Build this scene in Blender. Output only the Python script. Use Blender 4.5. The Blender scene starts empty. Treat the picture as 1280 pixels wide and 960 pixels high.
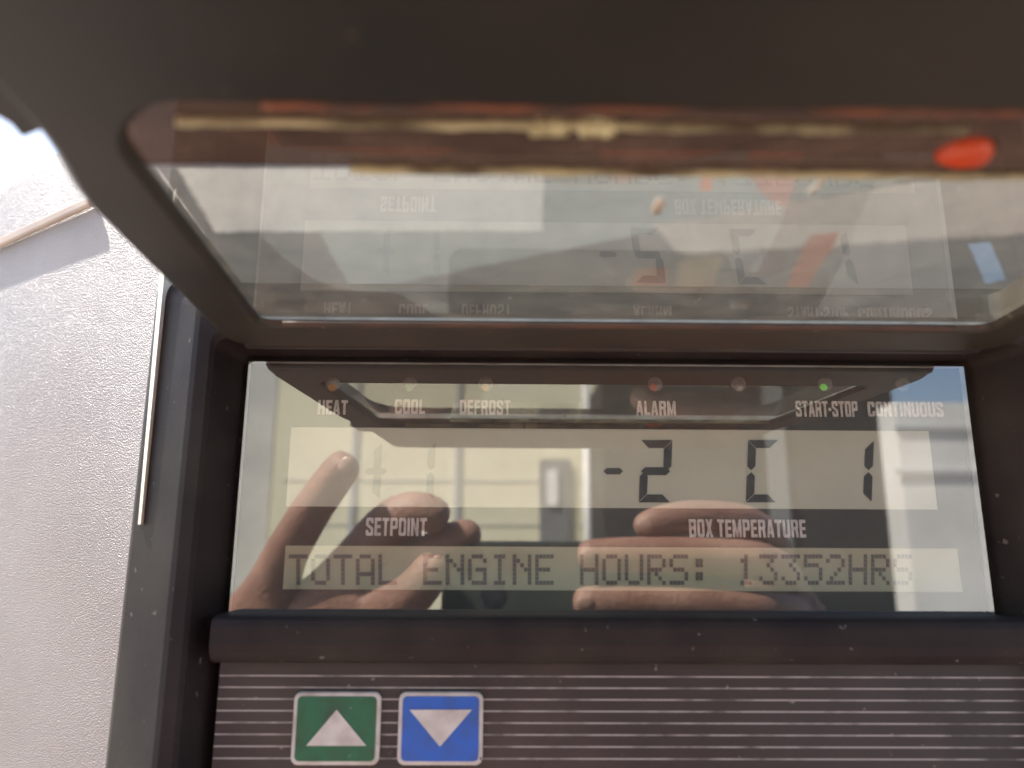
import bpy, bmesh, math, random
from mathutils import Vector, Matrix
random.seed(7)
sc = bpy.context.scene
R = math.radians

# ---------------------------------------------------------------- camera, sky, sun, exposure
PITCH, YAW, ROLL = R(12.459), R(0.619), R(0.258)
CAM = Vector((-0.02636, -0.18918, -0.0168))
FPX, PW, PH = 962.0, 1280, 960
fw = Vector((math.sin(YAW)*math.cos(PITCH), math.cos(YAW)*math.cos(PITCH), math.sin(PITCH)))
rt = Vector((math.cos(YAW), -math.sin(YAW), 0)); up = rt.cross(fw)
rt, up = math.cos(ROLL)*rt + math.sin(ROLL)*up, -math.sin(ROLL)*rt + math.cos(ROLL)*up
cd = bpy.data.cameras.new('camera'); cam = bpy.data.objects.new('camera', cd)
sc.collection.objects.link(cam); sc.camera = cam
cam.matrix_world = Matrix(((rt.x, up.x, -fw.x, CAM.x), (rt.y, up.y, -fw.y, CAM.y), (rt.z, up.z, -fw.z, CAM.z), (0, 0, 0, 1)))
cd.sensor_width = 36; cd.lens = 36*FPX/PW; cd.clip_start = 0.005; cd.clip_end = 2000
cd.dof.use_dof = True; cd.dof.focus_distance = 0.225; cd.dof.aperture_fstop = 27.05/2.2

sun_to = Vector((-0.52, 0.28, 0.80)).normalized()
w = bpy.data.worlds.new('World'); sc.world = w; w.use_nodes = True
nt = w.node_tree; bg = nt.nodes['Background']
sky = nt.nodes.new('ShaderNodeTexSky'); sky.sky_type = 'NISHITA'; sky.sun_disc = False
sky.sun_elevation = math.asin(sun_to.z); sky.sun_rotation = math.atan2(sun_to.x, sun_to.y)
sky.dust_density = 2.0
nt.links.new(sky.outputs[0], bg.inputs[0]); bg.inputs[1].default_value = 0.11
sl = bpy.data.lights.new('sun', 'SUN'); sl.energy = 4.5; sl.angle = R(0.5); sl.color = (1, 0.94, 0.85)
so = bpy.data.objects.new('sun', sl); sc.collection.objects.link(so)
so.rotation_euler = sun_to.to_track_quat('Z', 'Y').to_euler(); so.location = (0, 0, 5)
sc.view_settings.view_transform = 'Standard'; sc.view_settings.look = 'None'
sc.view_settings.exposure = 1.5; sc.view_settings.gamma = 1
sc.cycles.max_bounces = 14; sc.cycles.glossy_bounces = 6; sc.cycles.transparent_max_bounces = 16
sc.cycles.use_denoising = True

# ---------------------------------------------------------------- helpers
def ray(px, py):
    return (fw + rt*((px-PW/2)/FPX) + up*((PH/2-py)/FPX))
def at(px, py, Y=None, Z=None):
    d = ray(px, py)
    t = (Y-CAM.y)/d.y if Y is not None else (Z-CAM.z)/d.z
    return CAM + d*t
def seen(px, py, d):
    """where a thing stands, d metres in front of the glass, that the glass shows at this place"""
    p = at(px, py, Y=d); return Vector((p.x, -d, p.z))
def rgba(c): return (c[0], c[1], c[2], 1)

def mat(name, col, rough=0.5, col2=None, scale=60, detail=6, lo=0.35, hi=0.7, bump=0, bscale=900, metal=0, spec=0.5, col3=None, scale3=7, lo3=.5, hi3=.75, specks=None):
    m = bpy.data.materials.new(name); m.use_nodes = True
    t = m.node_tree; N = t.nodes; L = t.links; b = N['Principled BSDF']
    b.inputs['Base Color'].default_value = rgba(col); b.inputs['Roughness'].default_value = rough
    b.inputs['Metallic'].default_value = metal; b.inputs['Specular IOR Level'].default_value = spec
    tc = N.new('ShaderNodeTexCoord')
    def noise(s, d=detail):
        n = N.new('ShaderNodeTexNoise'); n.inputs['Scale'].default_value = s; n.inputs['Detail'].default_value = d
        L.new(tc.outputs['Object'], n.inputs['Vector']); return n
    def ramp(n, a, c):
        r = N.new('ShaderNodeMapRange'); r.inputs[1].default_value = a; r.inputs[2].default_value = c
        L.new(n.outputs[0], r.inputs[0]); return r
    last = None
    for c2, s, a, c in ((col2, scale, lo, hi), (col3, scale3, lo3, hi3), (specks, 420, .69, .74)):
        if c2 is None: continue
        mx = N.new('ShaderNodeMix'); mx.data_type = 'RGBA'
        L.new(ramp(noise(s), a, c).outputs[0], mx.inputs['Factor'])
        if last: L.new(last, mx.inputs['A'])
        else: mx.inputs['A'].default_value = rgba(col)
        mx.inputs['B'].default_value = rgba(c2)
        last = mx.outputs['Result']
    if last: L.new(last, b.inputs['Base Color'])
    if bump:
        bn = N.new('ShaderNodeBump'); bn.inputs['Strength'].default_value = bump; bn.inputs['Distance'].default_value = 0.001
        L.new(noise(bscale, 2).outputs[0], bn.inputs['Height']); L.new(bn.outputs[0], b.inputs['Normal'])
    return m

def pane_mat(name, refl, tint=(1, 1, 1), dust=0.0, dustcol=(.5, .47, .4), dscale=40, rough=0.0, haze=0.0):
    m = bpy.data.materials.new(name); m.use_nodes = True
    t = m.node_tree; N = t.nodes; L = t.links; N.remove(N['Principled BSDF'])
    out = N['Material Output']
    tr = N.new('ShaderNodeBsdfTransparent'); tr.inputs[0].default_value = rgba(tint)
    gl = N.new('ShaderNodeBsdfGlossy'); gl.inputs['Roughness'].default_value = rough
    mx = N.new('ShaderNodeMixShader'); mx.inputs[0].default_value = refl
    L.new(tr.outputs[0], mx.inputs[1]); L.new(gl.outputs[0], mx.inputs[2])
    last = mx
    if dust:
        di = N.new('ShaderNodeBsdfDiffuse'); di.inputs[0].default_value = rgba(dustcol)
        tl = N.new('ShaderNodeBsdfTranslucent'); tl.inputs[0].default_value = rgba(dustcol)
        dm = N.new('ShaderNodeMixShader'); L.new(di.outputs[0], dm.inputs[1]); L.new(tl.outputs[0], dm.inputs[2])
        tc = N.new('ShaderNodeTexCoord'); n = N.new('ShaderNodeTexNoise')
        n.inputs['Scale'].default_value = dscale; n.inputs['Detail'].default_value = 8; n.inputs['Roughness'].default_value = .7
        L.new(tc.outputs['Object'], n.inputs['Vector'])
        mr = N.new('ShaderNodeMapRange'); mr.inputs[1].default_value = .35; mr.inputs[2].default_value = .75
        mr.inputs[3].default_value = haze; mr.inputs[4].default_value = dust
        L.new(n.outputs[0], mr.inputs[0])
        m2 = N.new('ShaderNodeMixShader'); L.new(mr.outputs[0], m2.inputs[0])
        L.new(mx.outputs[0], m2.inputs[1]); L.new(dm.outputs[0], m2.inputs[2]); last = m2
    L.new(last.outputs[0], out.inputs['Surface'])
    return m

def link(name, me, mats, parent=None, smooth=False):
    for m in (mats if isinstance(mats, (list, tuple)) else [mats]): me.materials.append(m)
    if smooth:
        for p in me.polygons: p.use_smooth = True
    o = bpy.data.objects.new(name, me); sc.collection.objects.link(o)
    if parent: o.parent = parent
    return o
def from_bm(name, bm, mats, parent=None, smooth=False, bevel=0, angle=35):
    bmesh.ops.recalc_face_normals(bm, faces=bm.faces[:])
    me = bpy.data.meshes.new(name); bm.to_mesh(me); bm.free()
    o = link(name, me, mats, parent)
    if bevel:
        b = o.modifiers.new('bevel', 'BEVEL'); b.width = bevel; b.segments = 3; b.limit_method = 'ANGLE'; b.angle_limit = R(angle)
    if smooth: me.shade_smooth() if hasattr(me, 'shade_smooth') else None
    return o
def empty(name, loc=(0, 0, 0)):
    o = bpy.data.objects.new(name, None); sc.collection.objects.link(o); o.location = loc; o.empty_display_size = .02
    return o
def tag(o, label=None, cat=None, group=None, kind=None):
    if label: o['label'] = label
    if cat: o['category'] = cat
    if group: o['group'] = group
    if kind: o['kind'] = kind
    return o
def box(bm, x0, x1, y0, y1, z0, z1, mi=0):
    vs = [bm.verts.new((x, y, z)) for x in (x0, x1) for y in (y0, y1) for z in (z0, z1)]
    for f in ((0, 1, 3, 2), (4, 6, 7, 5), (0, 4, 5, 1), (2, 3, 7, 6), (0, 2, 6, 4), (1, 5, 7, 3)):
        bm.faces.new([vs[i] for i in f]).material_index = mi
    return vs
def prism(bm, pts, vec, mi=0):
    """solid from an outline (list of 3D points) pushed along vec"""
    a = [bm.verts.new(p) for p in pts]; b = [bm.verts.new(Vector(p)+Vector(vec)) for p in pts]
    bm.faces.new(a).material_index = mi; bm.faces.new(b[::-1]).material_index = mi
    n = len(a)
    for i in range(n): bm.faces.new((a[i], b[i], b[(i+1) % n], a[(i+1) % n])).material_index = mi
def rrect(u0, u1, v0, v1, r, n=6):
    if r <= 0: n = 1; r = 1e-6
    out = []
    for cx, cy, a0 in ((u1-r, v1-r, 0), (u0+r, v1-r, 90), (u0+r, v0+r, 180), (u1-r, v0+r, 270)):
        for i in range(n+1):
            a = R(a0+90*i/n); out.append((cx+r*math.cos(a), cy+r*math.sin(a)))
    return out
def loft(bm, loops, mi=0, closed=False, cap=False):
    vl = [[bm.verts.new(p) for p in lp] for lp in loops]
    seq = list(zip(vl, vl[1:])) + ([(vl[-1], vl[0])] if closed else [])
    for a, b in seq:
        n = len(a)
        for i in range(n): bm.faces.new((a[i], a[(i+1) % n], b[(i+1) % n], b[i])).material_index = mi
    if cap: bm.faces.new(vl[-1]).material_index = mi
    return vl
def xz(lp, y): return [(u, y, v) for u, v in lp]
def xy(lp, z): return [(u, v, z) for u, v in lp]
def tube(bm, pts, rad, n=12, mi=0):
    """round bar along points"""
    rings = []
    for i, p in enumerate(pts):
        p = Vector(p); d = (Vector(pts[min(i+1, len(pts)-1)]) - Vector(pts[max(i-1, 0)])).normalized()
        a = d.cross(Vector((0, 0, 1)));
        if a.length < .1: a = d.cross(Vector((0, 1, 0)))
        a.normalize(); b = d.cross(a); rr = rad[i] if isinstance(rad, (list, tuple)) else rad
        rings.append([p + (a*math.cos(2*math.pi*k/n) + b*math.sin(2*math.pi*k/n))*rr for k in range(n)])
    vl = loft(bm, rings, mi); bm.faces.new(vl[0]).material_index = mi; bm.faces.new(vl[-1]).material_index = mi
def text_mesh(name, body, x0, x1, z0, z1, y, material, parent, bold=.03, depth=.0001, flat_z=None):
    cu = bpy.data.curves.new('t', 'FONT'); cu.body = body; cu.offset = bold; cu.resolution_u = 4
    o = bpy.data.objects.new('t', cu); sc.collection.objects.link(o)
    bpy.context.view_layer.update()
    me = bpy.data.meshes.new_from_object(o.evaluated_get(bpy.context.evaluated_depsgraph_get()))
    bpy.data.objects.remove(o); bpy.data.curves.remove(cu); me.name = name; me.materials.clear()
    xs = [v.co.x for v in me.vertices]; ys = [v.co.y for v in me.vertices]
    sx = (x1-x0)/(max(xs)-min(xs)); sy = (z1-z0)/(max(ys)-min(ys)); mx, my = min(xs), min(ys)
    for v in me.vertices:
        v.co = (x0+(v.co.x-mx)*sx, y, z0+(v.co.y-my)*sy)
    ob = link(name, me, material, parent)
    s = ob.modifiers.new('thick', 'SOLIDIFY'); s.thickness = depth; s.offset = 0
    return ob

# ---------------------------------------------------------------- materials
M_frame = mat('dark_plastic', (.0235, .0185, .0195), .46, (.040, .034, .029), 45, bump=.12, bscale=2500, col3=(.075, .062, .05), scale3=16, lo3=.55, hi3=.9, specks=(.16, .14, .12), spec=.1)
M_lid = mat('weathered_lid_plastic', (.017, .013, .0095), .5, (.036, .027, .018), 30, bump=.1, bscale=1800, col3=(.06, .046, .03), scale3=9, lo3=.45, hi3=.8, specks=(.14, .11, .08))
M_hinge = mat('hinge_plastic', (.02, .018, .017), .5, (.05, .03, .022), 60)
M_back = mat('printed_backplate', (.034, .032, .032), .55, (.045, .042, .041), 400)
M_lcd = mat('lcd_glass', (.64, .655, .53), .6, (.60, .615, .50), 90)
M_lcd2 = mat('lcd_glass_amber', (.56, .53, .35), .6, (.60, .57, .41), 60)
M_seg = mat('lcd_segment', (.016, .022, .034), .6, (.05, .055, .06), 300)
M_segfaint = mat('lcd_segment_faint', (.36, .38, .32), .6, (.42, .42, .36), 300)
M_dot = mat('lcd_dot', (.15, .15, .145), .6, (.23, .21, .18), 120)
M_white = mat('printed_white', (.80, .78, .75), .6, (.5, .47, .44), 600)
M_keypad = None
M_keywhite = mat('key_border', (.60, .57, .54), .45, (.40, .35, .31), 200, lo=.42, hi=.75, specks=(.2, .16, .13))
M_green = mat('key_green', (.010, .12, .055), .4, (.022, .07, .04), 180, lo=.42, hi=.72, specks=(.15, .2, .16))
M_blue = mat('key_blue', (.016, .11, .50), .4, (.03, .085, .28), 180, lo=.45, hi=.75, specks=(.2, .25, .4))
M_panel = mat('silver_trailer_paint', (.36, .325, .32), .33, (.30, .27, .265), 22, bump=.9, bscale=2200, metal=.1, col3=(.25, .2, .185), scale3=5, lo3=.45, hi3=.8)  # faint pink of the orange jacket's bounce is put into the colour
M_glint = mat('edge_glint', (.93, .88, .72), .25, (.85, .78, .6), 200)
M_yellow_glint = mat('yellow_glint', (.50, .43, .24), .5, (.10, .07, .035), 70, lo=.42, hi=.62)  # yellow of the glints along the strip's borders
M_orange_line = mat('orange_reflection', (.30, .09, .035), .55, (.06, .035, .025), 55, lo=.4, hi=.6)  # orange reflection line, painted as a bead colour
M_edge = mat('acrylic_edge', (.55, .57, .55), .3, (.3, .3, .28), 150)
M_glass = pane_mat('display_glass', .27, dust=.10, dustcol=(.58, .55, .46), dscale=70, haze=.03)  # dust and haze raised to put the milky glare veil into the glass
M_glassback = pane_mat('glass_back', 0.0)
M_pane = pane_mat('dusty_lid_pane', .33, tint=(.98, .98, .94), dust=.13, dustcol=(.46, .43, .34), dscale=110, haze=.04, rough=.015)
M_strip = pane_mat('tinted_strip', .13, tint=(.025, .018, .013), dust=.6, dustcol=(.085, .048, .034), dscale=70, haze=.25, rough=.03)  # red-brown dust colour also stands in for blurred hand reflections
M_orange = mat('orange_half_disc', (.60, .075, .012), .4, (.6, .05, .012), 60)
M_skin = mat('skin', (.42, .24, .165), .5, (.29, .14, .09), 55, bump=.7, bscale=420, col3=(.22, .10, .07), scale3=24, lo3=.5, hi3=.8)
M_nail = mat('nail', (.50, .32, .24), .3, (.42, .25, .18), 90)
M_jacket = mat('orange_fabric', (.75, .14, .03), .8, (.6, .10, .02), 30)
M_phone = mat('phone_shell', (.035, .045, .038), .25, (.045, .055, .045), 40)
M_phonemetal = mat('phone_rim', (.7, .68, .62), .25, (.6, .6, .55), 40, metal=.6)
M_lens = mat('phone_lens', (.01, .012, .015), .08, (.02, .02, .03), 100)
M_concrete = mat('concrete', (.36, .345, .315), .9, (.27, .26, .235), 3, col3=(.2, .19, .17), scale3=.6)
M_wall = mat('cream_render', (.90, .84, .60), .8, (.82, .77, .54), 1.5, bump=.2, bscale=20)
M_wall2 = mat('grey_render', (.58, .58, .56), .8, (.47, .47, .46), 2)
M_dark = mat('dark_cladding', (.022, .023, .021), .8, (.035, .036, .033), 3, spec=.2)
M_grey = mat('grey_metal', (.24, .25, .24), .6, (.19, .195, .19), 5)
M_truck = mat('truck_white', (.80, .79, .74), .5, (.66, .65, .60), 2)
M_post = mat('white_post', (.85, .85, .82), .6, (.7, .7, .66), 10)
M_bush = mat('bush_leaf', (.06, .085, .035), .7, (.04, .055, .022), 8)
M_plate = mat('cream_plate', (.78, .72, .60), .55, (.68, .60, .48), 40)
M_cowl = mat('dark_cowl', (.13, .115, .105), .6, (.18, .16, .14), 40)
M_tape = mat('beige_tape', (.52, .46, .38), .6, (.42, .37, .30), 60)
M_upper = mat('weathered_grey_paint', (.30, .31, .27), .6, (.42, .42, .36), 90, lo=.4, hi=.7, col3=(.2, .2, .18), scale3=35)

# ---------------------------------------------------------------- ground
bm = bmesh.new()
box(bm, -60, 60, -120, 30, -1.76, -1.70)
tag(from_bm('ground', bm, M_concrete), kind='structure')

# ---------------------------------------------------------------- trailer wall the controller sits in
WY = 0.016
wall = tag(empty('trailer_wall', (0, WY, -1.2)), 'silver white painted trailer wall with pink bounce light in its tint to the left of the dark display housing', 'trailer wall')
wall.location = (0, 0, 0)
XW = at(205, 650, Y=.006).x                       # flat front ends; panel beyond is sloped to catch grazing sun
TA = R(38); sd_ = Vector((-math.cos(TA), math.sin(TA), 0)); sn_ = Vector((-math.sin(TA), -math.cos(TA), 0))
bm = bmesh.new()
prism(bm, [(XW, WY, -1.2), (1.2, WY, -1.2), (1.2, WY+.09, -1.2), (XW+.02, WY+.09, -1.2)] , (0, 0, 1.335))  # top made up low, so the sun clears it onto lid and hands
from_bm('front_panel', bm, M_panel, wall)
bm = bmesh.new(); c_ = Vector((XW, WY, -1.2)); e_ = c_+sd_*.9
prism(bm, [c_+Vector((.0002, .0004, 0)), e_, e_-sn_*.05, c_-sn_*.05+Vector((.03, 0, 0))], (0, 0, 1.335))
from_bm('sloped_panel', bm, M_panel, wall)
def on_slope(px, py):
    d = ray(px, py); o = Vector((XW, WY, 0)); return CAM + d*((o-CAM).dot(sn_)/d.dot(sn_))
a = on_slope(-90, 342); b = on_slope(120, 247); n = sn_.cross(b-a).normalized()
if n.z > 0: n = -n
bm = bmesh.new(); prism(bm, [a, b, b+n*.0035, a+n*.0045], sn_*.0022)
from_bm('seam_ridge', bm, mat('seam_sealant', (.50, .40, .33), .6, (.4, .32, .27), 60), wall, bevel=.0008)
# pale sliver standing in for the sun glint along the housing edge
bm = bmesh.new()
t0, t1 = at(188, 345, Y=-.004), at(158, 655, Y=-.004)
prism(bm, [t0+Vector((.0008, .0028, .01)), t0+Vector((.003, .0006, .01)), t1+Vector((.003, .0006, 0)), t1+Vector((.0019, .0018, 0))], (0.002, .012, 0))
from_bm('glint_strip', bm, M_glint, wall)

# wall above the housing, seen through the lid's window
def pane_image_patch(m, poly, col, soft, strength=1.0):
    """colour with soft edges, mostly reflections painted in: a convex outline on the cowl's face, in metres"""
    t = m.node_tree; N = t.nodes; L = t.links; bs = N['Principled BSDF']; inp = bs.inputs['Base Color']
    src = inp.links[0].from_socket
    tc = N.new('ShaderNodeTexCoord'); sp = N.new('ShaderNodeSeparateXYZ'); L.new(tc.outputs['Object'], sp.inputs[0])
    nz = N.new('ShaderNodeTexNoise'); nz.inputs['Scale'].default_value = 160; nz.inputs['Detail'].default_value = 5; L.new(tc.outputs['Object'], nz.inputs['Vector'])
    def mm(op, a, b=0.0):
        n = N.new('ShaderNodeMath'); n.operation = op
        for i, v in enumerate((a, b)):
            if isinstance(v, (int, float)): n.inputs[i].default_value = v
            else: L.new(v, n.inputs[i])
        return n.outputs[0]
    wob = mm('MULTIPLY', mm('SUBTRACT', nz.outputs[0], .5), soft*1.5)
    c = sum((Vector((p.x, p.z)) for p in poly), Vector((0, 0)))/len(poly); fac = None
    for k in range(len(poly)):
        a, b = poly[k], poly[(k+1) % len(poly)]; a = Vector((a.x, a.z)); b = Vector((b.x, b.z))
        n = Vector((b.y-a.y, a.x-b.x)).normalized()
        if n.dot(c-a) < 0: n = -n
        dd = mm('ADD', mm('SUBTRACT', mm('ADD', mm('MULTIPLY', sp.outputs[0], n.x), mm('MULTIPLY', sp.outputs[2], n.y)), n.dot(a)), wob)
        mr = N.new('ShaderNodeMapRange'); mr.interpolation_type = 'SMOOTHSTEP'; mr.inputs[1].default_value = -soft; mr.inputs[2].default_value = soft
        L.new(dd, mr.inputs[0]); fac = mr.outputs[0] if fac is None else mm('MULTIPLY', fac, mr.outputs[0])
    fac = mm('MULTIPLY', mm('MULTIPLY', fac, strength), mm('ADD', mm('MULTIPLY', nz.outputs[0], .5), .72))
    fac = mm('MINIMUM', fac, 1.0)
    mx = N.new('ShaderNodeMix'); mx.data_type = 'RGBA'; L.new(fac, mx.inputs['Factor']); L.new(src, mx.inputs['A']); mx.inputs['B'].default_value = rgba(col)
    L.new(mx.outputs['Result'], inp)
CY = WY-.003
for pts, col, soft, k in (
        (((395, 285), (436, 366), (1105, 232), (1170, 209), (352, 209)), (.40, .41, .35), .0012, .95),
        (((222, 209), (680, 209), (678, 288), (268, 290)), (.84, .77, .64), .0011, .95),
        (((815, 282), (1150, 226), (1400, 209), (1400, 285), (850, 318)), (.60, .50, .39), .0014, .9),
        (((400, 166), (470, 160), (525, 186), (505, 206), (455, 186)), (.42, .24, .16), .0012, .9),  # hand reflections painted as soft skin tones
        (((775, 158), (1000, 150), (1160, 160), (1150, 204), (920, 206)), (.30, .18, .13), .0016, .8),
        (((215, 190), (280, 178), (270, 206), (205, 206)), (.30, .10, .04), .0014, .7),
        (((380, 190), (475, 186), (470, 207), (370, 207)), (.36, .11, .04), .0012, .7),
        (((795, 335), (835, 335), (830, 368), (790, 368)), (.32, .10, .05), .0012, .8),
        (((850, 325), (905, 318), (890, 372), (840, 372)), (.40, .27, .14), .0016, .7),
        (((1010, 295), (1050, 290), (1000, 375), (975, 378)), (.42, .10, .05), .0012, .85),  # the person's orange reflection, painted onto the cowl
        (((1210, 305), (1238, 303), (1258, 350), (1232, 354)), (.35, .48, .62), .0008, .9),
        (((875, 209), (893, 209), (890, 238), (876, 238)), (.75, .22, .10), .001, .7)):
    pane_image_patch(M_cowl, [at(x, y, Y=CY) for x, y in pts], col, soft, k)
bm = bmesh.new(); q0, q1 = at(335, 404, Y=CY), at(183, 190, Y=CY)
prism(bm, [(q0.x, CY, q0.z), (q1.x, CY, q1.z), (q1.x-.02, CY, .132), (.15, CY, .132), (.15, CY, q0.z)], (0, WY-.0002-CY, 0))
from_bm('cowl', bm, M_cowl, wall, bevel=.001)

# ---------------------------------------------------------------- controller
ctl = tag(empty('refrigeration_controller'), 'dark plastic trailer refrigeration controller with lit engine hours display, arrow keys and raised clear lid', 'controller')
HW, HH = .09075, .03036           # half width and height of the display glass
FY = -.0125                       # front of the housing
XL = at(155, 700, Y=.0).x; XM = at(226, 650, Y=FY).x
GL = -HW-.0044
bm = bmesh.new()
Zt, Zb = .052, -.20
def ring(l, rr, b, t, y, r): return xz(rrect(l, rr, b, t, r), y)
loft(bm, [ring(XL, -XL, Zb, Zt, WY+.001, .004), ring(XL, -XL, Zb, Zt, .002, .004), ring(XL+.0012, -XL-.0012, Zb+.001, Zt-.001, .0005, .004),
          ring(XM-.0015, -XM+.0015, Zb+.01, Zt-.007, FY+.0008, .004), ring(XM, -XM, Zb+.012, Zt-.009, FY, .004),
          ring(GL-.0008, HW+.0095, -.19, HH+.0042, FY, .003), ring(GL, HW+.0086, -.189, HH+.003, FY+.0012, .003),
          ring(-HW-.0004, HW+.0004, -.1885, HH+.0012, .0065, .002)])
from_bm('housing', bm, M_frame, ctl, bevel=.0004, angle=20)

# display > backplate, lcd windows, legends, lamps
BY = .0052
bm = bmesh.new(); box(bm, -HW-.001, HW+.001, BY, BY+.003, -HH-.004, HH+.0015)
disp = from_bm('display', bm, M_back, ctl)
def lcd(name, x0, x1, y0, y1, m):
    a = at(x0, y0, Y=BY-.0003); b = at(x1, y1, Y=BY-.0003)
    bm = bmesh.new(); box(bm, a.x, b.x, BY-.0003, BY+.001, b.z, a.z)
    return from_bm(name, bm, m, disp)
lcd('temperature_screen', 364, 1172, 534, 637, M_lcd)
lcd('text_screen', 357, 1203, 682, 740, M_lcd2)
SY = BY-.0005
def seg_digit(segs, x0, x1, y0, y1, th, bm, slant=3):
    """seven segment strokes as flat bars with cut ends; pixel box"""
    ym = (y0+y1)/2; g = 1.2
    def pl(pts):
        pr = []
        for x, y in pts:
            xx = x + slant*(ym-y)/(y1-y0)
            pr.append(at(xx, y, Y=SY))
        prism(bm, pr, (0, .0001, 0))
    h = th/2
    D = {'a': [(x0, y0), (x1, y0), (x1-th, y0+th), (x0+th, y0+th)],
         'd': [(x0+th, y1-th), (x1-th, y1-th), (x1, y1), (x0, y1)],
         'g': [(x0+g, ym), (x0+h+g, ym-h), (x1-h-g, ym-h), (x1-g, ym), (x1-h-g, ym+h), (x0+h+g, ym+h)],
         'f': [(x0, y0+g), (x0+th, y0+th+g), (x0+th, ym-h-g), (x0+h, ym-g), (x0, ym-h-g)],
         'e': [(x0, y1-g), (x0, ym+h+g), (x0+h, ym+g), (x0+th, ym+h+g), (x0+th, y1-th-g)],
         'b': [(x1, y0+g), (x1, ym-h-g), (x1-h, ym-g), (x1-th, ym-h-g), (x1-th, y0+th+g)],
         'c': [(x1, y1-g), (x1-th, y1-th-g), (x1-th, ym+h+g), (x1-h, ym+g), (x1, ym+h+g)]}
    for s in segs: pl(D[s])
def digit(name, segs, x0, x1, y0, y1, th, m, slant=3):
    bm = bmesh.new(); seg_digit(segs, x0, x1, y0, y1, th, bm, slant); return from_bm(name, bm, m, disp)
digit('minus_sign', 'g', 753, 780, 551, 627, 8, M_seg, 0)
digit('digit', 'abged', 800, 839, 550, 628, 10, M_seg)
digit('digit', 'afed', 934, 971, 550, 628, 10, M_seg)
digit('digit', 'bc', 1054, 1091, 550, 628, 10.5, M_seg)
digit('minus_sign', 'g', 455, 485, 551, 627, 8, M_segfaint, 0)
digit('digit', 'bc', 446, 476, 553, 625, 9, M_segfaint)
digit('digit', 'bc', 508, 543, 553, 625, 9, M_segfaint)
FONT = {'T': '11111001000010000100001000010000100', 'O': '01110100011000110001100011000101110', 'A': '01110100011000110001111111000110001',
        'L': '10000100001000010000100001000011111', 'E': '11111100001000011110100001000011111', 'N': '10001110011010110011100011000110001',
        'G': '01110100011000010111100011000101111', 'I': '01110001000010000100001000010001110', 'H': '10001100011000111111100011000110001',
        'U': '10001100011000110001100011000101110', 'R': '11110100011000111110101001001010001', 'S': '01111100001000001110000010000111110',
        ':': '00000011000110000000011000110000000', '1': '00100011000010000100001000010001110', '3': '11111000100010000010000011000101110',
        '5': '11111100001111000001000011000101110', '2': '01110100010000100010001000100011111'}
bm = bmesh.new()
for i, ch in enumerate('TOTAL ENGINE HOURS: 13352HRS'):
    if ch == ' ': continue
    for k, v in enumerate(FONT[ch]):
        if v == '1':
            x = 361+28*i + (k % 5)*4.7; y = 693 + (k//5)*5.5
            a = at(x, y, Y=SY); b = at(x+4.35, y+5.1, Y=SY)
            box(bm, a.x, b.x, SY, SY+.0001, b.z, a.z)
from_bm('engine_hours_text', bm, M_dot, disp)
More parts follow.
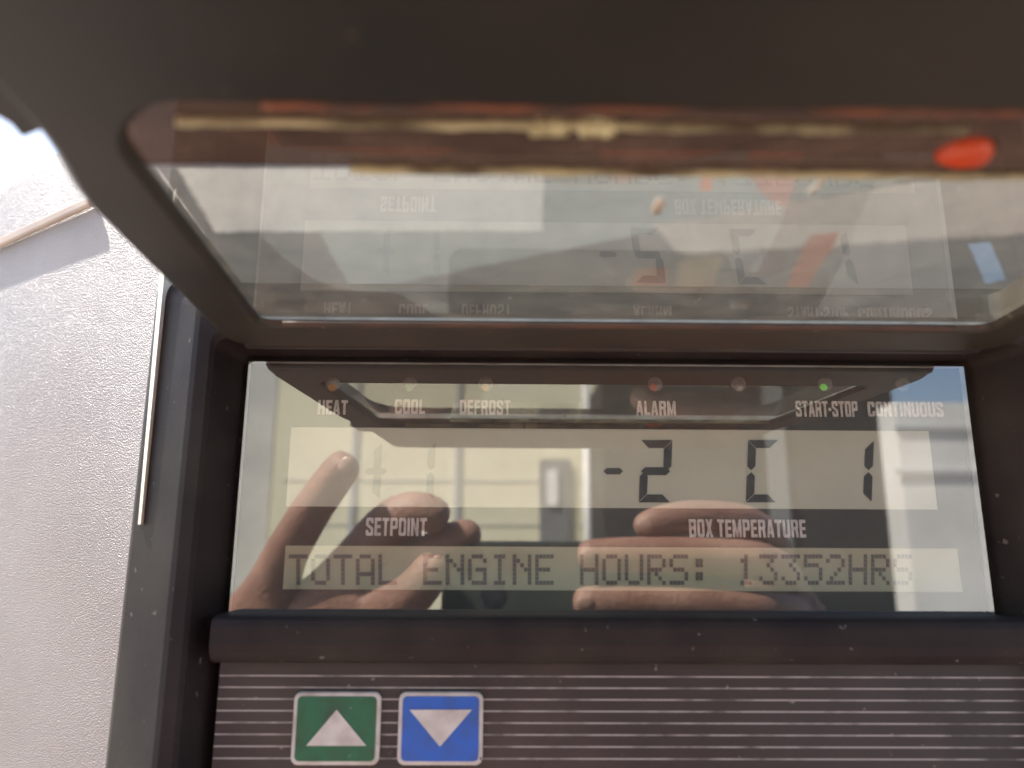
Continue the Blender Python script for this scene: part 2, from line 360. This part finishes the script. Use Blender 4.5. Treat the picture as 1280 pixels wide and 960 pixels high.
# heavy condensed capitals: bars in a 6 x 10 cell, stems 2 wide
def o_(l, b, r, t): return [[(l, b), (l+2, b), (l+2, t), (l, t)], [(r-2, b), (r, b), (r, t), (r-2, t)]]
def bar(l, b, r, t): return [[(l, b), (r, b), (r, t), (l, t)]]
T_ = 1.9
GLY = {'H': o_(0, 0, 6, 10)+bar(2, 4.1, 4, 5.9), 'E': bar(0, 0, 2, 10)+bar(2, 8.2, 5.2, 10)+bar(2, 4.2, 4.8, 5.9)+bar(2, 0, 5.2, 1.8),
       'A': [[(0, 0), (2, 0), (3.6, 10), (1.9, 10)], [(4.2, 0), (6.2, 0), (4.3, 10), (2.8, 10)], [(1.6, 2), (4.6, 2), (4.4, 3.6), (1.8, 3.6)]],
       'T': bar(0, 8.2, 5.6, 10)+bar(1.8, 0, 3.8, 8.2), 'C': [[(0, 1), (.8, 0), (2, 1.8), (2, 8.2), (.8, 10), (0, 9)]]+[[(.8, 0), (5.2, 0), (6, 1), (6, 1.8), (2, 1.8)], [(.8, 10), (2, 8.2), (6, 8.2), (6, 9), (5.2, 10)]]+bar(4, 6.4, 6, 8.2)+bar(4, 1.8, 6, 3.6),
       'L': bar(0, 0, 2, 10)+bar(2, 0, 5, 1.8), 'D': bar(0, 0, 2, 10)+[[(2, 8.2), (4, 8.2), (6, 9), (5.2, 10), (2, 10)], [(2, 0), (5.2, 0), (6, 1), (4, 1.8), (2, 1.8)], [(4, 1.8), (6, 1), (6, 9), (4, 8.2)]],
       'F': bar(0, 0, 2, 10)+bar(2, 8.2, 5.2, 10)+bar(2, 4.2, 4.8, 5.9), 'R': bar(0, 0, 2, 10)+[[(2, 8.3), (4, 8.3), (6, 9.2), (5.2, 10), (2, 10)], [(4, 6), (6, 5.4), (6, 9.2), (4, 8.3)], [(2, 4.2), (5.2, 4.2), (6, 5.4), (4, 6), (2, 6)], [(4, 0), (6.1, 0), (5.6, 4.2), (3.6, 4.2)]],
       'S': [[(.8, 10), (5.2, 10), (6, 9.2), (4, 8.3), (2, 8.3), (0, 9.2)], [(0, 9.2), (2, 8.3), (2, 6.6), (0, 5.8)], [(0, 5.8), (2, 6.6), (6, 4.2), (4, 3.4)], [(4, 3.4), (6, 4.2), (6, .9), (4, 1.7)], [(0, .9), (2, 1.7), (4, 1.7), (6, .9), (5.2, 0), (.8, 0)], [(4, 6.9), (6, 6.9), (6, 9.2), (4, 8.3)], [(0, .9), (2, 1.7), (2, 3.1), (0, 3.1)]],
       'M': bar(0, 0, 1.9, 10)+bar(5.6, 0, 7.5, 10)+[[(1.9, 10), (1.9, 5), (3.2, 0), (4.3, 0), (2.9, 7)], [(5.6, 10), (4.6, 7), (3.8, 1.5), (4.3, 0), (5.6, 5)]], 'P': bar(0, 0, 2, 10)+[[(2, 8.3), (4, 8.3), (6, 9.2), (5.2, 10), (2, 10)], [(4, 5.6), (6, 4.8), (6, 9.2), (4, 8.3)], [(2, 3.8), (5.2, 3.8), (6, 4.8), (4, 5.6), (2, 5.6)]],
       'N': o_(0, 0, 6.2, 10)+[[(2, 10), (2, 6.2), (4.2, 0), (4.2, 3.8)]], 'I': bar(0, 0, 2, 10), 'U': [[(0, 1), (2, 1.8), (2, 10), (0, 10)], [(4, 1.8), (6, 1), (6, 10), (4, 10)], [(0, 1), (.8, 0), (5.2, 0), (6, 1), (4, 1.8), (2, 1.8)]],
       'X': [[(0, 0), (2.1, 0), (6, 10), (3.9, 10)], [(4, 0), (6.1, 0), (2.1, 10), (0, 10)]], '-': bar(0, 3.8, 2.6, 5.6),
       'B': bar(0, 0, 2, 10)+[[(2, 8.3), (4, 8.3), (6, 9.2), (5.2, 10), (2, 10)], [(4, 6), (5.8, 5.2), (6, 9.2), (4, 8.3)], [(2, 4.3), (4, 4.3), (5.8, 5.2), (4, 6), (2, 6)], [(4, 1.7), (6, .9), (5.8, 5.2), (4, 4.3)], [(2, 0), (5.2, 0), (6, .9), (4, 1.7), (2, 1.7)]]}
GLY['O'] = [[(0, 1), (2, 1.8), (2, 8.2), (0, 9)], [(4, 1.8), (6, 1), (6, 9), (4, 8.2)], [(0, 1), (.8, 0), (5.2, 0), (6, 1), (4, 1.8), (2, 1.8)], [(0, 9), (2, 8.2), (4, 8.2), (6, 9), (5.2, 10), (.8, 10)]]
def legend(body, x0, x1, y0, y1):
    a = at(x0, y0, Y=SY); b = at(x1, y1, Y=SY); pen = 0; polys = []
    for ch in body:
        if ch == ' ': pen += 3; continue
        wch = max(p[0] for q in GLY[ch] for p in q)
        for q in GLY[ch]: polys.append([(p[0]+pen, p[1]) for p in q])
        pen += wch+1.1
    pen -= 1.1; bm = bmesh.new()
    for k, q in enumerate(polys):
        yy = SY-.000004*(k % 9)
        prism(bm, [Vector((a.x+(b.x-a.x)*x/pen, yy, b.z+(a.z-b.z)*z/10)) for x, z in q], (0, .0003, 0))
    from_bm('legend', bm, M_white, disp)
for args in (('HEAT', 398, 434, 500, 518), ('COOL', 494, 531, 499, 517), ('DEFROST', 575, 638, 500, 518), ('ALARM', 795, 845, 501, 519),
             ('START-STOP', 994, 1073, 501, 521), ('CONTINUOUS', 1084, 1180, 502, 521), ('SETPOINT', 458, 533, 647, 670), ('BOX TEMPERATURE', 861, 1008, 649, 672)):
    legend(*args)
M_lensbody = mat('lamp_lens', (.20, .195, .18), .35, (.15, .15, .14), 700)
for px, c, e in ((416, (.50, .27, .08), 0), (512, (.22, .38, .24), 0), (607, (.55, .30, .08), 0), (819, (.50, .14, .10), 0), (923, (.30, .30, .28), 0), (1031, (.2, .6, .12), 1), (1128, (.2, .2, .185), 0)):
    p = at(px, 480, Y=BY); m = mat('indicator_lens', c, .4, tuple(k*.7 for k in c), 900)
    bm = bmesh.new()
    def dome(x, z, rad, y, mi):
        loft(bm, [[(x+rad*math.cos(th)*math.cos(2*math.pi*k/20), y-rad*.45*math.sin(th)+.0001, z+rad*math.cos(th)*math.sin(2*math.pi*k/20)) for k in range(20)] for th in (0, .3, .6, .9, 1.2, 1.5)], mi, cap=True)
    dome(p.x, p.z, .0020, BY, 0); dome(p.x-(.0006 if e or px == 819 else 0), p.z-.0009, .00095 if e else .0011, BY-.00062, 1)
    for f in bm.faces:
        if len(f.verts) == 20: f.material_index = 1 if f.calc_center_median().y < BY-.0009 else 0
    o = from_bm('indicator_lamp', bm, [M_lensbody, m], disp, smooth=True)
    if e:
        b = m.node_tree.nodes['Principled BSDF']; b.inputs['Emission Color'].default_value = (.25, 1, .1, 1); b.inputs['Emission Strength'].default_value = .09
        o['label'] = 'green lit indicator lamp'

# clear glass over the display
bm = bmesh.new(); box(bm, -HW, HW, 0, .002, -HH, HH)
bm.faces.ensure_lookup_table()
bmesh.ops.recalc_face_normals(bm, faces=bm.faces[:])
for f in bm.faces: f.material_index = 0 if f.normal.y < -.5 else (1 if f.normal.y > .5 else 2)
from_bm('display_glass', bm, [M_glass, M_glassback, M_edge], ctl)

# rounded rail below the display
zt, zb = at(640, 769, Y=FY+.003).z, at(640, 832, Y=FY+.001).z
bm = bmesh.new(); prof = []
prof = [(.006, zt), (FY+.004, zt), (FY+.0018, zt-.0003), (FY+.0006, zt-.0010), (FY, zt-.0024), (FY, (zt+zb)/2-.001), (FY+.0006, zb+.0022), (FY+.002, zb+.0007), (FY+.004, zb), (.006, zb)]
a = [bm.verts.new((-HW+.0005*max(0, -y)/.0125, y, z)) for y, z in prof]; b = [bm.verts.new((HW+.0002+.0085*max(0, -y)/.0125, y, z)) for y, z in prof]
for i in range(len(prof)-1): bm.faces.new((a[i], a[i+1], b[i+1], b[i]))
bm.faces.new(a); bm.faces.new(b)
from_bm('rail', bm, M_frame, ctl, smooth=False, bevel=.0003, angle=10)

# keypad with pinstripes
KY = -.0045
z0, z1 = at(640, 845.5, Y=KY).z, at(640, 948.5, Y=KY).z; per = (z0-z1)/7
M_keypad = mat('pinstriped_keypad', (.022, .0165, .0185), .45, (.034, .025, .027), 60, bump=.05, bscale=3000, col3=(.07, .05, .042), scale3=25, lo3=.5, hi3=.85, specks=(.2, .17, .15))
t = M_keypad.node_tree; N = t.nodes; L = t.links; bs = N['Principled BSDF']
src = bs.inputs['Base Color'].links[0].from_socket
tc = N.new('ShaderNodeTexCoord'); sp = N.new('ShaderNodeSeparateXYZ'); L.new(tc.outputs['Object'], sp.inputs[0])
def mth(op, a, b=None, c=None):
    n = N.new('ShaderNodeMath'); n.operation = op
    for i, v in enumerate((a, b, c)):
        if v is None: continue
        if isinstance(v, (int, float)): n.inputs[i].default_value = v
        else: L.new(v, n.inputs[i])
    return n.outputs[0]
u = mth('DIVIDE', mth('SUBTRACT', sp.outputs[2], z0), per)
dist = mth('ABSOLUTE', mth('SUBTRACT', mth('FRACT', mth('ADD', u, .5)), .5))
st = mth('LESS_THAN', dist, .07)
st = mth('MULTIPLY', st, mth('LESS_THAN', u, .4))
wn = N.new('ShaderNodeTexNoise'); wn.inputs['Scale'].default_value = 140; wn.inputs['Detail'].default_value = 7; L.new(tc.outputs['Object'], wn.inputs['Vector'])
wr = N.new('ShaderNodeMapRange'); wr.inputs[1].default_value = .32; wr.inputs[2].default_value = .55; wr.inputs[3].default_value = .2; wr.inputs[4].default_value = 1
L.new(wn.outputs[0], wr.inputs[0]); st = mth('MULTIPLY', st, wr.outputs[0])
mx = N.new('ShaderNodeMix'); mx.data_type = 'RGBA'; L.new(st, mx.inputs['Factor']); L.new(src, mx.inputs['A']); mx.inputs['B'].default_value = (.34, .32, .315, 1)
L.new(mx.outputs['Result'], bs.inputs['Base Color'])
bm = bmesh.new(); box(bm, -HW+.0006, HW+.003, KY, KY+.003, -.188, zb+.001)
from_bm('keypad', bm, M_keypad, ctl)
def key(x0, x1, y0, y1, mface, up_):
    a = at(x0, y0, Y=KY-.0012); b = at(x1, y1, Y=KY-.0012)
    bm = bmesh.new()
    loft(bm, [xz(rrect(a.x, b.x, b.z, a.z, .0016), KY), xz(rrect(a.x, b.x, b.z, a.z, .0016), KY-.0009), xz(rrect(a.x+.0003, b.x-.0003, b.z+.0003, a.z-.0003, .0014), KY-.0012)], cap=True)
    k = from_bm('key', bm, M_keywhite, ctl)
    k['label'] = ('green key with white up arrow' if up_ else 'blue key with white down arrow')
    w_ = .0009; bm = bmesh.new()
    loft(bm, [xz(rrect(a.x+w_, b.x-w_, b.z+w_, a.z-w_, .001), KY-.0012), xz(rrect(a.x+w_, b.x-w_, b.z+w_, a.z-w_, .001), KY-.0014)], cap=True)
    from_bm('key_face', bm, mface, k)
    bm = bmesh.new()
    pts = ((383, 932), (458, 932), (421, 887)) if up_ else ((512, 887), (590, 887), (550, 933))
    prism(bm, [at(x, y, Y=KY-.0014) for x, y in pts], (0, -.0002, 0))
    from_bm('arrow', bm, M_keywhite, k)
key(368, 473, 865, 957, M_green, True)
key(499, 603, 865, 957, M_blue, False)

# ---------------------------------------------------------------- raised lid
PZ = .0328                       # the window's plane; the lid stands straight out from the housing
LZ = .0312                       # underside of the lid's frame
far_y, near_y = at(760, 402, Z=PZ).y, at(640, 122, Z=PZ).y
px_l = at(322, 396, Z=PZ).x; px_l2 = at(190, 216, Z=PZ).x
strip_y = at(640, 212, Z=PZ).y
oxl = at(258, 412, Z=LZ).x; oxl2 = at(94, 252, Z=LZ).x
ox = lambda x: x
y_out, y_in = -.168, -.0105
cx = .0
def rounded(P, z, r, n=6):
    """rounded outline in the lid's plane"""
    P = [Vector((p[0], p[1], z)) for p in P]; out = []; N_ = len(P)
    for i in range(N_):
        p = P[i]; a = P[i-1]-p; b = P[(i+1) % N_]-p; q = min(r, a.length*.4, b.length*.4); a.normalize(); b.normalize()
        for k in range(n+1):
            t_ = k/n
            out.append((1-t_)**2*(p+a*q) + 2*t_*(1-t_)*p + t_**2*(p+b*q))
    return out
om = at(94, 252, Z=LZ); on = at(51, 178, Z=LZ)
def outer(z, g, r):              # the frame's rim
    xo = on.x + .004
    return rounded([(oxl+g, y_in-g), (-oxl-g, y_in-g), (-om.x-g, om.y), (-on.x-g, on.y), (-xo-g, y_out+g), (xo+g, y_out+g), (on.x+g, on.y), (om.x+g, om.y)], z, r)
ki = (px_l2-px_l)/(at(190, 216, Z=PZ).y-far_y)
def inner(z, g, r):
    X = lambda y: px_l + ki*(y-far_y)
    return rounded([(px_l-g, far_y+g), (-px_l+g, far_y+g), (-X(om.y)+g, om.y), (-X(on.y)+g, on.y), (-X(near_y)+g-.007, near_y-g), (X(near_y)-g+.007, near_y-g), (X(on.y)-g, on.y), (X(om.y)-g, om.y)], z, r)
bm = bmesh.new()
loft(bm, [inner(PZ+.0081, .005, .006), inner(PZ-.0001, .005, .006), inner(PZ-.0001, 0, .0038), inner(LZ+.0004, .0006, .0042), inner(LZ, .0012, .0046), outer(LZ, .0018, .008), outer(LZ+.0012, .0004, .008), outer(LZ+.0022, 0, .008), outer(PZ+.0055, 0, .008), outer(PZ+.008, .002, .008)], closed=True)
lid = from_bm('lid', bm, M_lid, ctl)
lid['label'] = 'weathered dark lid raised over the display, with a clear dusty window'
# grip tab on the lid's left edge
bm = bmesh.new()
tp = [at(x, y, Z=LZ) for x, y in ((80, 170), (50, 177), (40, 181), (26, 187), (8, 168), (-60, 130), (-180, 20), (60, -20), (120, 120))]
prism(bm, [p+Vector((0, 0, .0012)) for p in tp], (0, 0, .004))
from_bm('grip_tab', bm, M_lid, lid, bevel=.0006)
def sheet(y0, y1, z, th, g=.0):
    X = lambda y: px_l + ki*(y-far_y) - .004
    return [Vector((X(y0), y0, z)), Vector((-X(y0), y0, z)), Vector((-X(y1), y1, z)), Vector((X(y1), y1, z))]
bm = bmesh.new(); prism(bm, sheet(far_y+.004, strip_y, PZ, 0), (0, 0, .0018))
bmesh.ops.recalc_face_normals(bm, faces=bm.faces[:])
for f in bm.faces: f.material_index = 0 if f.normal.z < -.5 else (1 if f.normal.z > .5 else 2)
from_bm('window_pane', bm, [M_pane, M_glassback, M_edge], lid)
bm = bmesh.new(); prism(bm, sheet(strip_y-.0002, near_y-.004, PZ+.0001, 0), (0, 0, .002))
bmesh.ops.recalc_face_normals(bm, faces=bm.faces[:])
for f in bm.faces: f.material_index = 0 if f.normal.z < -.5 else 1
from_bm('tinted_strip', bm, [M_strip, M_glassback], lid)
def bead(y, rad, m, x0, x1, wob=.0002):
    bm = bmesh.new(); n = 60
    tube(bm, [(x0+(x1-x0)*i/n, y+random.uniform(-wob, wob), PZ-.0006) for i in range(n+1)], [rad*random.uniform(.8, 1.15) for i in range(n+1)], 8)
    from_bm('glint_bead', bm, m, lid, smooth=True)
bead(at(640, 209, Z=PZ).y, .0006, M_yellow_glint, at(440, 209, Z=PZ).x, .085)
bead(at(640, 151, Z=PZ).y, .0006, M_yellow_glint, at(225, 151, Z=PZ).x, at(1212, 151, Z=PZ).x)
bm = bmesh.new(); tube(bm, [(px_l+.005+(-2*px_l-.012)*i/40, far_y+.0002+random.uniform(-.0001, .0001), LZ+.0006) for i in range(41)], .0006, 8)
from_bm('rim_bead', bm, mat('brown_rim', (.09, .04, .022), .6, (.04, .025, .016), 70), lid, smooth=True)
for xa, xb in ((668, 704), (728, 764)): bead(at(640, 153, Z=PZ).y, .0011, mat('pale_highlight', (.72, .64, .36), .5, (.5, .42, .22), 90), at(xa, 153, Z=PZ).x, at(xb, 153, Z=PZ).x, .0001)  # short pale beads painting in two yellow highlights
bead(at(640, 127, Z=PZ).y, .0007, M_orange_line, at(330, 127, Z=PZ).x, .075)
# orange half-round disc on the strip
c_ = at(1202, 201, Z=PZ-.0008); r_x = at(1236, 201, Z=PZ-.0008).x-c_.x; r_y = c_.y-at(1202, 180, Z=PZ-.0008).y
bm = bmesh.new(); arc = [(math.cos(R(180*k/16)), math.sin(R(180*k/16))) for k in range(17)]
loft(bm, [[(c_.x+r_x*f*u, c_.y-r_y*f*v, z) for u, v in arc] for f, z in ((1, PZ+.0006), (1, PZ-.0006), (.9, PZ-.0012), (.6, PZ-.0017), (.2, PZ-.0019))], cap=True)
o = from_bm('half_disc', bm, M_orange, lid, smooth=True); o['label'] = 'orange half round disc'
# hinge
bm = bmesh.new()
tube(bm, [(-.088, -.0105, HH+.0030), (.088, -.0105, HH+.0030)], .0024, 14)
from_bm('hinge', bm, M_hinge, ctl, smooth=True)
# faint numerals on the window
for ch, x, y, h in (('1', 819, 259, 17), ('2', 1014, 233, 18)):
    a, b = at(x-6, y+h/2, Z=PZ-.0003), at(x+6, y-h/2, Z=PZ-.0003)
    o = text_mesh('numeral', ch, a.x, at(x+6, y+h/2, Z=PZ-.0003).x, 0, 1, 0, mat('faded_print', (.6, .48, .36), .6, (.4, .33, .26), 300), lid)
    for v in o.data.vertices: v.co = (v.co.x, a.y+(b.y-a.y)*v.co.z, PZ-.0003)

# ---------------------------------------------------------------- phone and the photographer's hands (mirrored in the display)
pho = tag(empty('phone'), 'dark phone held up before the controller, mirrored in the display glass', 'phone')
c0 = seen(555, 676, .228)
nrm = fw.normalized(); ux = Vector((rt.x, rt.y, 0)).normalized(); uz = ux.cross(nrm)
Mx = Matrix(((ux.x, nrm.x, uz.x, c0.x), (ux.y, nrm.y, uz.y, c0.y), (ux.z, nrm.z, uz.z, c0.z), (0, 0, 0, 1)))
bm = bmesh.new()
loft(bm, [xz(rrect(0, .158, -.075, 0, .009), -.008), xz(rrect(0, .158, -.075, 0, .009), -.0015), xz(rrect(.0012, .1568, -.0738, -.0012, .008), 0)], cap=True)
bm.transform(Mx); from_bm('shell', bm, M_phone, pho)
bm = bmesh.new()
loft(bm, [xz(rrect(-.0005, .1585, -.0755, .0005, .0095), -.0075), xz(rrect(-.0005, .1585, -.0755, .0005, .0095), -.0018)])
bm.transform(Mx); from_bm('rim', bm, M_phonemetal, pho)
for lx, lz in ((.036, -.0095), (.016, -.0095), (.026, -.027)):
    bm = bmesh.new()
    loft(bm, [[(lx+r_*math.cos(2*math.pi*k/24), y_, lz+r_*math.sin(2*math.pi*k/24)) for k in range(24)] for r_, y_ in ((.0068, -.0002), (.0068, .0012), (.006, .0014), (.0054, .0009))], cap=True)
    bm.transform(Mx); from_bm('lens', bm, M_lens, pho)

def skinned(name, chains, m, parent, sub=2):
    """one continuous skinned surface; chains share named joints"""
    bm = bmesh.new(); vs = {}; rad = []
    for ch in chains:
        prev = None
        for k, pr in ch:
            p, r = pr if pr else (None, None)
            if k not in vs and p is not None:
                v = bm.verts.new(p); vs[k] = v; rad.append(r)
            if prev is not None and bm.edges.get((prev, vs[k])) is None: bm.edges.new((prev, vs[k]))
            prev = vs[k]
    me = bpy.data.meshes.new(name); bm.to_mesh(me); bm.free()
    o = link(name, me, m, parent)
    s = o.modifiers.new('skin', 'SKIN'); s.use_smooth_shade = True; s.branch_smoothing = .3
    for i, r in enumerate(rad): me.skin_vertices[0].data[i].radius = (r, r)
    me.skin_vertices[0].data[0].use_root = True
    u_ = o.modifiers.new('sub', 'SUBSURF'); u_.levels = sub; u_.render_levels = sub
    return o
def chain(prefix, pts, start=None):
    out = list(start or [])
    for i, (x, y, d, r) in enumerate(pts): out.append((prefix+str(i), (seen(x, y, d), r)))
    return out
per_ = tag(empty('person'), 'person in an orange jacket holding a phone in both hands, mirrored in the display glass', 'person')
W = ('w', (seen(215, 900, .27), .026)); P = ('p', (seen(330, 790, .245), .025)); P2 = ('p2', (seen(420, 760, .245), .022))
LH = skinned('hand', [
    [('elb', (Vector((-.315, -.265, -.25)), .038)), W, P],
    [P] + chain('i', [(352, 700, .228, .0125), (392, 633, .215, .0112), (425, 588, .206, .0102), (440, 569, .203, .0085)]),
    [P, P2] + chain('m', [(450, 690, .236, .018), (490, 645, .226, .0145), (532, 635, .222, .0115), (562, 655, .226, .0098)]),
    [P2] + chain('f', [(470, 705, .246, .021), (505, 685, .243, .017), (520, 722, .25, .017), (545, 735, .254, .014)]),
    [P2] + chain('r', [(520, 705, .238, .013), (570, 670, .234, .010), (604, 664, .234, .0085)]),
    [P2] + chain('t', [(470, 775, .228, .015), (515, 748, .216, .0125), (540, 712, .212, .0108), (550, 695, .213, .0085)]),
], M_skin, per_)
W2 = ('w', (seen(1075, 960, .35), .027)); Q = ('q', (seen(985, 790, .292), .026)); Q2 = ('q2', (seen(965, 730, .285), .022))
RH = skinned('hand', [
    [('elb', (Vector((.30, -.42, -.34)), .04)), W2, Q],
    [Q, Q2] + chain('a', [(962, 672, .262, .0115), (925, 650, .238, .0105), (860, 646, .228, .0098), (815, 654, .225, .009), (793, 664, .223, .007)]),
    [Q2] + chain('b', [(975, 712, .252, .0115), (945, 700, .226, .0112), (860, 694, .217, .0103), (770, 693, .213, .0096), (720, 694, .213, .0080)]),
    [Q] + chain('c', [(985, 765, .254, .0115), (950, 760, .226, .0112), (860, 755, .217, .0105), (765, 753, .213, .0098), (714, 754, .213, .0082)]),
    [Q] + chain('d', [(985, 830, .254, .0105), (945, 822, .226, .0102), (860, 816, .217, .0095), (790, 815, .214, .0078)]),
    [Q] + chain('t', [(960, 800, .30, .013), (920, 770, .29, .011), (890, 755, .285, .009)]),
], M_skin, per_)
def nail(hand, x, y, d, ang, l=.0046, w_=.0034):
    c = seen(x, y, d); bm = bmesh.new()
    bmesh.ops.create_uvsphere(bm, u_segments=14, v_segments=8, radius=1)
    bm.transform(Matrix.Translation(c) @ Matrix.Rotation(R(ang), 4, 'Y') @ Matrix.Diagonal((l, .0012, w_, 1)))
    from_bm('nail', bm, M_nail, hand, smooth=True)
for x, y, d, an in ((736, 694, .2046, 0), (731, 754, .2046, 0), (806, 658, .2170, 25)): nail(RH, x, y, d, an)
for x, y, d, an in ((432, 580, .1955, -50), (546, 704, .2040, -60)): nail(LH, x, y, d, an)
skinned('jacket', [
    [('hip', (Vector((.0, -.62, -.95)), .17)), ('waist', (Vector((.0, -.62, -.72)), .17)), ('chest', (Vector((.0, -.60, -.5)), .18)), ('neck', (Vector((0, -.60, -.36)), .08))],
    [('chest', None), ('ls', (Vector((-.21, -.58, -.42)), .075)), ('le', (Vector((-.335, -.25, -.28)), .085)), ('lw', (Vector((-.225, -.315, -.165)), .048))],
    [('chest', None), ('rs', (Vector((.21, -.58, -.42)), .075)), ('re', (Vector((.33, -.46, -.38)), .055)), ('rw', (Vector((.20, -.40, -.22)), .046))],
], M_jacket, per_)

# ---------------------------------------------------------------- the yard behind, mirrored in the display
def facade(name, x0, x1, ytop, d, depth, m, label, cat):
    t_ = tag(empty(name), label, cat)
    a = seen(x0, ytop, d); b = seen(x1, ytop, d)
    bm = bmesh.new(); box(bm, a.x, b.x, -d-depth, -d, -1.7, a.z)
    from_bm('wall', bm, m, t_)
    return t_
D1 = 9.0
bld = facade('yard_building', 352, 748, 440, D1, 6, M_wall, 'cream rendered building with a grey door, mirrored in the left of the display', 'building')
for xx in (446, 573):
    a = seen(xx, 500, D1); bm = bmesh.new(); box(bm, a.x-.03, a.x+.03, -D1, -D1+.03, -1.7, a.z+.6)
    from_bm('pilaster', bm, M_wall2, bld)
a = seen(674, 574, D1); b = seen(712, 640, D1)
bm = bmesh.new(); box(bm, a.x, b.x, -D1, -D1+.05, -1.7, a.z); dr = from_bm('door', bm, M_grey, bld)
a = seen(683, 588, D1); b = seen(697, 632, D1)
bm = bmesh.new(); box(bm, a.x, b.x, -D1+.05, -D1+.08, b.z, a.z); from_bm('pane', bm, M_post, dr)
for yy in (600, 655):
    a = seen(352, yy, D1); b = seen(748, yy, D1); bm = bmesh.new(); box(bm, a.x, b.x, -D1, -D1+.01, a.z-.006, a.z+.006); from_bm('wall_joint', bm, M_wall2, bld)
a = seen(733, 520, D1-.3); bm = bmesh.new(); tube(bm, [(a.x, a.y, -1.7), (a.x, a.y, a.z+.5)], .05, 16)
tag(from_bm('post', bm, M_post, smooth=True), 'slim white post beside the cream building, mirrored in the display', 'post')
sh = facade('grey_building', 60, 352, 405, 10.5, 5, M_wall2, 'pale grey building left of the cream one, mirrored at the display edge', 'building')
sd = facade('dark_trailer', 752, 1112, 470, 7.5, 2.5, M_dark, 'dark trailer side parked in the yard, mirrored behind the temperature digits', 'trailer')
a = seen(968, 520, 7.45); bm = bmesh.new(); box(bm, a.x-.09, a.x+.09, -7.5, -7.44, -1.7, a.z+.5); from_bm('door_post', bm, M_grey, sd)
tk = facade('white_truck', 1118, 1330, 503, 6.0, .3, M_truck, 'white box truck side with horizontal seams, mirrored at the right of the display', 'truck')
for yy in (535, 590):
    a = seen(1118, yy, 6); bm = bmesh.new(); box(bm, a.x, a.x+1.5, -6.0, -5.97, a.z-.02, a.z+.02); from_bm('seam_rail', bm, M_wall2, tk)
# bushes at the foot of the grey building
bm = bmesh.new(); c = seen(320, 715, 8.0)
for i in range(1400):
    v = Vector((random.gauss(0, 1), random.gauss(0, .6), random.gauss(0, 1))); v = v.normalized()*random.random()**.4
    p = Vector((c.x+v.x*.7, c.y+v.y*.5, -1.05+v.z*.65)); q_ = Vector((random.uniform(-1, 1), random.uniform(-1, 1), random.uniform(-1, 1))).normalized(); r_ = q_.orthogonal().normalized()
    s = .06
    bm.faces.new([bm.verts.new(p+q_*s), bm.verts.new(p+r_*s*.5), bm.verts.new(p-q_*s), bm.verts.new(p-r_*s*.5)])
tag(from_bm('bush', bm, M_bush), 'low green bush before the pale grey building, mirrored at the lower left of the display', 'bush')
